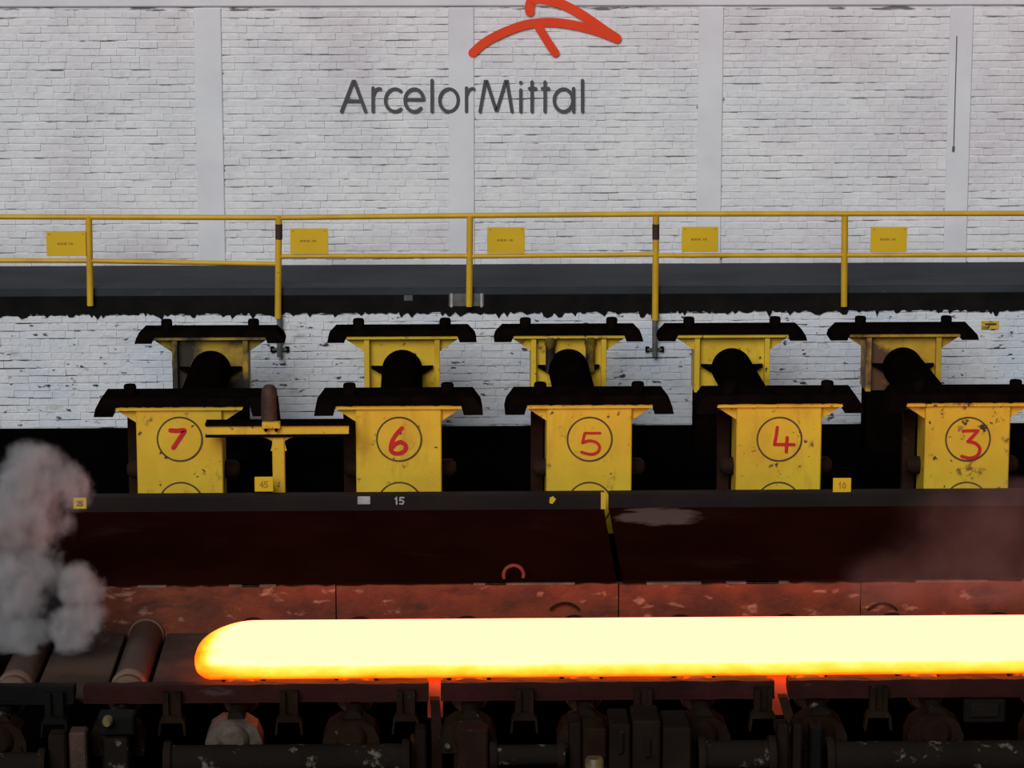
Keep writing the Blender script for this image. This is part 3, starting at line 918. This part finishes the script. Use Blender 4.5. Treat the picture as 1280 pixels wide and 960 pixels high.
# ------------------------------------------------------------------ yellow T-shaped post between stands 7 and 6
YT = 33.62
t = empty('tee_post', (at(348, 600, YT).x, YT + .1, 0))
tag(t, 'yellow T-shaped steel post between stands 7 and 6', 'post')
def X(px, Y=YT): return at(px, 560, Y).x
def Zp(py, Y=YT): return at(640, py, Y).z
MB().box(X(340), X(355.5), YT + .04, YT + .18, 0, Zp(543), .01).build('upright', M['yellow_clean'], t)
cb = MB().box(X(258), X(436), YT + .03, YT + .20, Zp(542), Zp(531), 0).build('crossbar', M['yellow_clean'], t)
MB().box(X(257), X(437), YT, YT + .22, Zp(531), Zp(527.5), 0).build('top_edge', M['black_steel'], cb)
MB().box(X(257), X(437), YT, YT + .22, Zp(545), Zp(542), 0).build('bottom_edge', M['black_steel'], cb)
for (a, b) in (((318, 546), (338, 565)), ((376, 546), (358, 565))):
    P = XZ([a, ((a[0] + b[0]) / 2 + (4 if a[0] < 340 else -5), 549), (b[0] + (3 if a[0] < 340 else -3), 553), b, ((b[0] + (5 if a[0] < 340 else -5)), b[1]), (b[0] + (5 if a[0] < 340 else -5), 546)], YT)
    MB().prism(P, YT + .06, YT + .10).build('gusset', M['yellow_worn'], t)
cl = MB().box(X(328), X(351), YT - .03, YT + .06, Zp(534), Zp(526), .008).build('clamp', M['yellow_worn'], t)
for px in (333, 346):
    MB().cyl((X(px), YT - .03, Zp(535)), (X(px), YT - .05, Zp(535)), .02, 8).build('bolt', M['black_steel'], cl)
plate_stand('support_post', 'narrow dark foot post left of the lower right drive shaft', 'post', ((1014, 1028, 912, None, 27.45, 27.7, 'post', 'kerb_cold'),))
lv = empty('rusty_lever', (X(336), YT + .15, Zp(525.5)))
tag(lv, 'brown rusty lever standing on top of the yellow T-shaped post', 'lever')
MB().lathe((X(337), YT + .13, Zp(525.9)), (X(337), YT + .12, Zp(481)), [(0, .10), (.26, .095), (.36, .085), (.40, .05)], 16).build('lever_body', M['brown_rust'], lv)
MB().prism(XZ([(344, 500), (347, 497), (350, 525.9), (346, 525.9)], YT), YT + .08, YT + .12).build('lever_rod', M['black_steel'], lv)

# ------------------------------------------------------------------ small tags and signs by the beam
def digits(mb, txt, x, z, h, w, y, thick):
    D = {'4': [[(.75, 1), (.0, .35), (1, .35)], [(.72, .6), (.72, 0)]], '5': [[(1, 1), (.1, 1), (.05, .55), (.6, .6), (1, .35), (.7, 0), (0, .05)]],
         '6': [[(.9, 1), (.3, .7), (0, .3), (.4, 0), (.9, .15), (.9, .45), (.3, .5)]], '2': [[(0, .8), (.4, 1), (.9, .8), (.8, .5), (0, 0), (1, 0)]],
         '1': [[(.2, .8), (.55, 1), (.55, 0)]], '0': [[(.5, 1), (.05, .6), (.1, .2), (.5, 0), (.9, .2), (.95, .6), (.5, 1)]]}
    for i, ch in enumerate(txt):
        for k, s in enumerate(D[ch]):
            mb.stroke([(x + i * w * 1.35 + a * w, z + b * h) for a, b in s], thick, y - .004 - .002 * k, y, 6)
def plaque(px0, px1, py0, py1, Y, lab, txt, mt='sign_yellow', ink='black_ink', post=False, name='number_plaque'):
    a, b = at(px0, py1, Y), at(px1, py0, Y)
    t = empty(name, ((a.x + b.x) / 2, Y, a.z))
    tag(t, lab, 'plaque')
    MB().box(a.x, b.x, Y - .012, Y + .006, a.z, b.z, .005).build('plate', M[mt], t)
    if txt:
        mb = MB(); h = (b.z - a.z) * .38; w = (b.x - a.x) * .17
        digits(mb, txt, (a.x + b.x) / 2 - w * 1.2, (a.z + b.z) / 2 - h / 2, h, w, Y - .012, .014)
        mb.build('lettering', M[ink], t)
    if post:
        MB().box((a.x + b.x) / 2 - .02, (a.x + b.x) / 2 + .02, Y + .006, Y + .03, Z_BEAM, b.z - .03).build('stake', M['dark_rust'], t)
    return t
plaque(318.5, 341.5, 596, 614.5, Y_DECK0 + .03, 'small yellow number plaque at the foot of the T-shaped post', '45', post=True, ink='ink')
plaque(1041, 1064, 597.5, 615.5, Y_DECK0 + .03, 'small yellow plaque between stands 4 and 3', '10', post=True, ink='ink')
plaque(92, 108, 622, 636, Y_DECK0 - .012, 'small yellow number tag on the beam beside the steam', '25')
plaque(447, 463, 620.5, 630.5, Y_DECK0 - .012, 'small white label tag on the beam below stand 6', '', mt='white_tag', name='label_tag')
t = empty('stencilled_number', (at(497, 625, Y_DECK0).x, Y_DECK0 - .004, Zp(631, Y_DECK0)))
tag(t, 'white stencilled number on the beam below stand 6', 'lettering')
mb = MB(); digits(mb, '15', at(493, 630, Y_DECK0).x, at(493, 630, Y_DECK0).z, .075, .045, Y_DECK0 - .001, .016)
mb.build('lettering', M['white_tag'], t)
q = at(690.5, 625, Y_DECK0)
tag(MB().prism([(q.x - .035, q.z - .03), (q.x + .0, q.z - .045), (q.x + .04, q.z + .01), (q.x + .01, q.z + .045), (q.x - .03, q.z + .03)], Y_DECK0 - .012, Y_DECK0 - .001).build('paint_dab', M['sign_yellow']),
    'small yellow paint dab on the beam at the foot of stand 5', 'paint mark')
q0, q1 = at(1226.5, 411.5, Y_LOW - .012), at(1248.5, 401, Y_LOW - .012)
t = empty('wall_plaque', ((q0.x + q1.x) / 2, Y_LOW - .01, q0.z))
tag(t, 'small ochre plaque on the chipped white wall, upper right', 'plaque')
MB().box(q0.x, q1.x, Y_LOW - .02, Y_LOW - .004, q0.z, q1.z, .004).build('plate', M['yellow_worn'], t)
MB().box(q0.x + .05, q1.x - .03, Y_LOW - .023, Y_LOW - .019, (q0.z + q1.z) / 2, (q0.z + q1.z) / 2 + .025).build('lettering', M['brown_rust'], t)

# ------------------------------------------------------------------ yellow railing with its sign plates
YR = Y_LOW - .075
rail = empty('walkway_railing', (at(640, 340, YR).x, YR, Z_LEDGE - .3))
tag(rail, 'yellow tube railing along the walkway under the white wall', 'railing')
posts = [(111, 382, -3), (348.5, 398, 1), (587.5, 383, 1), (820, 400, -2), (1056, 383, -3), (1292, 383, 0), (-126, 383, 0)]
r_ = .036
def zr_(py, px=640): return at(px, py, YR).z
tops = [at(x, y, YR) for x, y in ((-170, 270.5), (348, 272), (587, 269.5), (820, 267.5), (1450, 266.5))]
for i in range(4):
    MB().cyl(tops[i], tops[i + 1], r_, 12).build('top_rail', M['yellow_rail'], rail)
mids = [((-170, 325), (111, 326)), ((111, 326), (347, 330)), ((349, 320.5), (587, 320)), ((588, 320.5), (819, 318)), ((821, 319.5), (1450, 318))]
for a, b in mids:
    MB().cyl(at(a[0], a[1], YR), at(b[0], b[1], YR), .032, 12).build('mid_rail', M['yellow_rail'], rail)
for x, yb, lean in posts:
    p1, p0 = at(x, 270, YR), at(x + (2 if lean < 0 and x < 300 else -1), yb, YR)
    MB().cyl(p0, p1, .045, 12).build('post', M['yellow_rail'], rail)
    if abs(x - 587.5) > 1: MB().box(p0.x - .05, p0.x + .05, YR, Y_LOW - .01, p0.z + .02, p0.z + .12).build('post_fixing', M['black_band'], rail)
for x in (348.6, 819.8):
    MB().cyl(at(x, 299, YR), at(x, 280, YR), .049, 12).build('rusty_sleeve', M['brown_rust'], rail)
for x in (349.5, 818.5):
    pa, pb = at(x, 397, YR), at(x, 446, YR)
    MB().cyl(pb, pa, .036, 10).build('lower_stub', M['grey_box'], rail)
    for sx in (-1, 1):
        MB().box(pb.x + sx * .10 - .025, pb.x + sx * .10 + .025, YR + .03, Y_LOW + .005, pb.z + .06, pb.z + .13).build('stub_clip', M['black_steel'], rail)
    MB().box(pb.x - .1, pb.x + .1, YR + .02, Y_LOW + .005, pb.z + .08, pb.z + .11).build('stub_bracket', M['grey_box'], rail)
signs = ((58.5, 107, 289.5, 320, 'leftmost, left of its post'), (363, 410, 285.5, 317, 'second from the left'), (609, 656, 284, 316.5, 'middle one of the five'),
         (852, 898, 283.5, 315, 'second from the right'), (1088, 1134, 283.5, 315, 'rightmost of the five'))
for a, b, y0, y1, w in signs:
    YS_ = YR - .05
    q0, q1 = at(a, y1, YS_), at(b, y0, YS_)
    t = empty('railing_sign', ((q0.x + q1.x) / 2, YS_, q0.z))
    tag(t, 'yellow sheet sign on the walkway railing, %s' % w, 'sign', 'yellow signs on the railing')
    MB().box(q0.x, q1.x, YS_ - .004, YS_ + .012, q0.z, q1.z, .004).build('plate', M['sign_yellow'], t)
    mb = MB()
    cx, cz = (q0.x + q1.x) / 2 - .01, (q0.z + q1.z) / 2
    for k, (u, v) in enumerate(((-.11, -.075), (-.065, -.03), (-.02, .015), (.045, .06), (.07, .10))):
        mb.box(cx + u, cx + v, YS_ - .007, YS_ - .003, cz - .012, cz + .016)
    mb.build('lettering', M['ink'], t)
    for u in (q0.x + .04, q1.x - .04):
        MB().cyl((u, YS_ - .002, q1.z - .03), (u, YS_ - .009, q1.z - .03), .010, 8).build('rivet', M['ink'], t)

# small grey boxes on the tarred edge
for (x0, x1, y0, y1, lab) in ((561, 605, 367, 383, 'grey cover box on the tarred edge behind the middle railing post'),
                              (505, 516, 369, 376, 'small pale clip on the tarred edge left of the grey cover box')):
    q0, q1 = at(x0, y1, Y_LOW - .02), at(x1, y0, Y_LOW - .02)
    t = empty('cover_box', ((q0.x + q1.x) / 2, Y_LOW - .02, q0.z))
    tag(t, lab, 'box')
    MB().box(q0.x, q1.x, Y_LOW - .026, Y_LOW - .012, q0.z, q1.z, .005).build('box', M['grey_box'], t)
    if x1 - x0 > 20:
        for u in (q0.x + .02, q1.x - .05):
            MB().box(u, u + .03, Y_LOW - .029, Y_LOW - .02, q0.z - .01, q1.z + .005).build('end_strap', M['white_tag'], t)
tag(MB().cyl(at(1196, 45, Y_UP - .03), at(1192, 186, Y_UP - .03), .006, 6).cyl(at(1192, 183, Y_UP - .03), at(1191.5, 189, Y_UP - .03), .018, 8).build('hanging_cable', M['cable']),
    'thin dark cable hanging on the white wall at the right', 'cable')

# ------------------------------------------------------------------ painted lettering and emblem on the upper wall
YL = Y_UP - .024
lt = empty('wall_lettering', (at(578, 140, YL).x, YL, at(578, 141, YL).z))
tag(lt, 'dark grey painted word ArcelorMittal on the white brick wall', 'lettering')
def cp(x, y): return (400 + x / 3.2, y / 3.2)
def arc(cx, cy, rx, ry, a0, a1, n=22):
    return [(cx + rx * math.cos(math.radians(a0 + (a1 - a0) * k / n)), cy - ry * math.sin(math.radians(a0 + (a1 - a0) * k / n))) for k in range(n + 1)]
LET = [
    ('letter_a', [[(86, 446), (132, 326), (138, 326), (182, 446)], [(104, 404), (165, 404)]]),
    ('letter_r', [[(212, 446), (212, 352)], arc(236, 387, 22, 32, 165, 78)]),
    ('letter_c', [arc(300, 401, 38, 45, 52, 308)]),
    ('letter_e', [[(342, 398), (412, 398)], arc(377, 401, 37, 45, 5, 315)]),
    ('letter_l', [[(448, 446), (448, 322)]]),
    ('letter_o', [arc(516, 401, 37, 45, 0, 360, 32)]),
    ('letter_r', [[(586, 446), (586, 352)], arc(610, 387, 22, 32, 165, 78)]),
    ('letter_m', [[(640, 446), (661, 326), (667, 326), (704, 440), (708, 440), (742, 326), (748, 326), (768, 446)]]),
    ('letter_i', [[(803, 446), (803, 360)], [(803, 330), (803, 331)]]),
    ('letter_t', [[(848, 446), (848, 328)], [(838, 354), (862, 354)]]),
    ('letter_t', [[(900, 446), (900, 328)], [(890, 354), (914, 354)]]),
    ('letter_a', [arc(974, 401, 37, 45, 0, 360, 32), [(1014, 446), (1014, 354)]]),
    ('letter_l', [[(1050, 446), (1050, 322)]]),
]
for nm, ss in LET:
    mb = MB()
    for k, s in enumerate(ss):
        mb.stroke(XZ([cp(*p) for p in s], YL), .047, YL - .006 - .003 * k, YL + .004, 8)
    mb.build(nm, M['logo_grey'], lt)
YE = Y_UP - .027
eb = empty('wall_emblem', (at(682, 72, YE).x, YE, at(682, 72, YE).z))
tag(eb, 'orange-red painted brush-stroke emblem above the grey lettering', 'emblem')
for ek, (pts, w) in enumerate((([(591, 66), (604, 54.5), (620, 45), (638, 37), (656, 31), (676, 28.3), (696, 28.3), (716, 31), (735, 35.5), (754, 41.5), (771, 48.5)], .126),
               ([(771, 48), (755, 37.5), (738, 25.5), (720, 14), (702, 5), (686, .5), (673, -1), (664, 2), (662, 8), (662.3, 14.5)], .132),
               ([(673, 33), (679, 43), (687, 56), (694, 66)], .118))):
    MB().stroke(crom(XZ(pts, YE), 6), w, YE - .008 - ek * .003, YE + .004, 14).build('brush_stroke', M['logo_red'], eb)

# ------------------------------------------------------------------ steam at the left
def vapour(name, matname, puffs, box, dens, lo, hi, nscale, off, amp, grow):
    sm = bpy.data.materials.new(matname)
    sm.use_nodes = True
    nt = sm.node_tree
    for n in list(nt.nodes): nt.nodes.remove(n)
    out = nt.nodes.new('ShaderNodeOutputMaterial')
    vol = nt.nodes.new('ShaderNodeVolumePrincipled')
    nt.links.new(vol.outputs[0], out.inputs['Volume'])
    vol.inputs['Color'].default_value = (.93, .93, .94, 1)
    pos = nt.nodes.new('ShaderNodeNewGeometry').outputs['Position']
    prev = None
    for (pp, Y, r) in puffs:                       # pixel it was measured at, depth, radius
        d = nt.nodes.new('ShaderNodeVectorMath'); d.operation = 'DISTANCE'
        nt.links.new(pos, d.inputs[0]); d.inputs[1].default_value = at(pp[0], pp[1], Y)
        mr = nt.nodes.new('ShaderNodeMapRange')
        mr.inputs['From Min'].default_value = r * grow; mr.inputs['From Max'].default_value = 0
        nt.links.new(d.outputs['Value'], mr.inputs['Value'])
        if prev is None: prev = mr.outputs[0]
        else:
            mx = nt.nodes.new('ShaderNodeMath'); mx.operation = 'MAXIMUM'
            nt.links.new(prev, mx.inputs[0]); nt.links.new(mr.outputs[0], mx.inputs[1]); prev = mx.outputs[0]
    nn = noise(nt, pos, nscale, 6, (1, 1, .8), 0.6, off)
    a1 = nt.nodes.new('ShaderNodeMath'); a1.operation = 'MULTIPLY_ADD'
    nt.links.new(nn, a1.inputs[0]); a1.inputs[1].default_value = amp; nt.links.new(prev, a1.inputs[2])
    a2 = ramp(nt, a1.outputs[0], lo, hi)
    gate = ramp(nt, prev, 0.0, 0.35)
    a3 = nt.nodes.new('ShaderNodeMath'); a3.operation = 'MULTIPLY'
    nt.links.new(a2, a3.inputs[0]); nt.links.new(gate, a3.inputs[1])
    a4 = nt.nodes.new('ShaderNodeMath'); a4.operation = 'MULTIPLY'
    nt.links.new(a3.outputs[0], a4.inputs[0]); a4.inputs[1].default_value = dens
    nt.links.new(a4.outputs[0], vol.inputs['Density'])
    return MB().box(*box).build(name, sm)

st = vapour('steam_cloud', 'steam',
    [((5, 815), 29.9, .55), ((14, 725), 30.0, .50), ((18, 655), 30.1, .52), ((38, 608), 30.2, .42), ((98, 735), 29.9, .25), ((95, 785), 29.8, .32), ((92, 832), 29.8, .36), ((88, 608), 30.3, .24)],
    (at(-90, 870, 29.2).x, at(165, 560, 29.2).x, 29.0, 30.84, Z_ROLL + .003, 2.2), 7.5, 1.72, 2.5, 3.4, 4.0, 3.2, 1.25)
tag(st, 'billowing grey steam rising at the left end of the roller table', 'steam', kind='stuff')
sh = vapour('smoke_haze', 'thin_smoke',
    [((1215, 705), 30.6, .85), ((1255, 665), 30.6, .7), ((1120, 740), 30.6, .5), ((1330, 700), 30.6, .8)],
    (at(1000, 700, 30.6).x, at(1460, 700, 30.6).x, 30.36, 30.82, Z_ROLL + .16, 1.6), 0.22, 1.1, 2.3, 1.7, 2.0, 2.2, 1.3)
tag(sh, 'thin reddish smoke haze rising behind the hot slab at the right', 'smoke', kind='stuff')
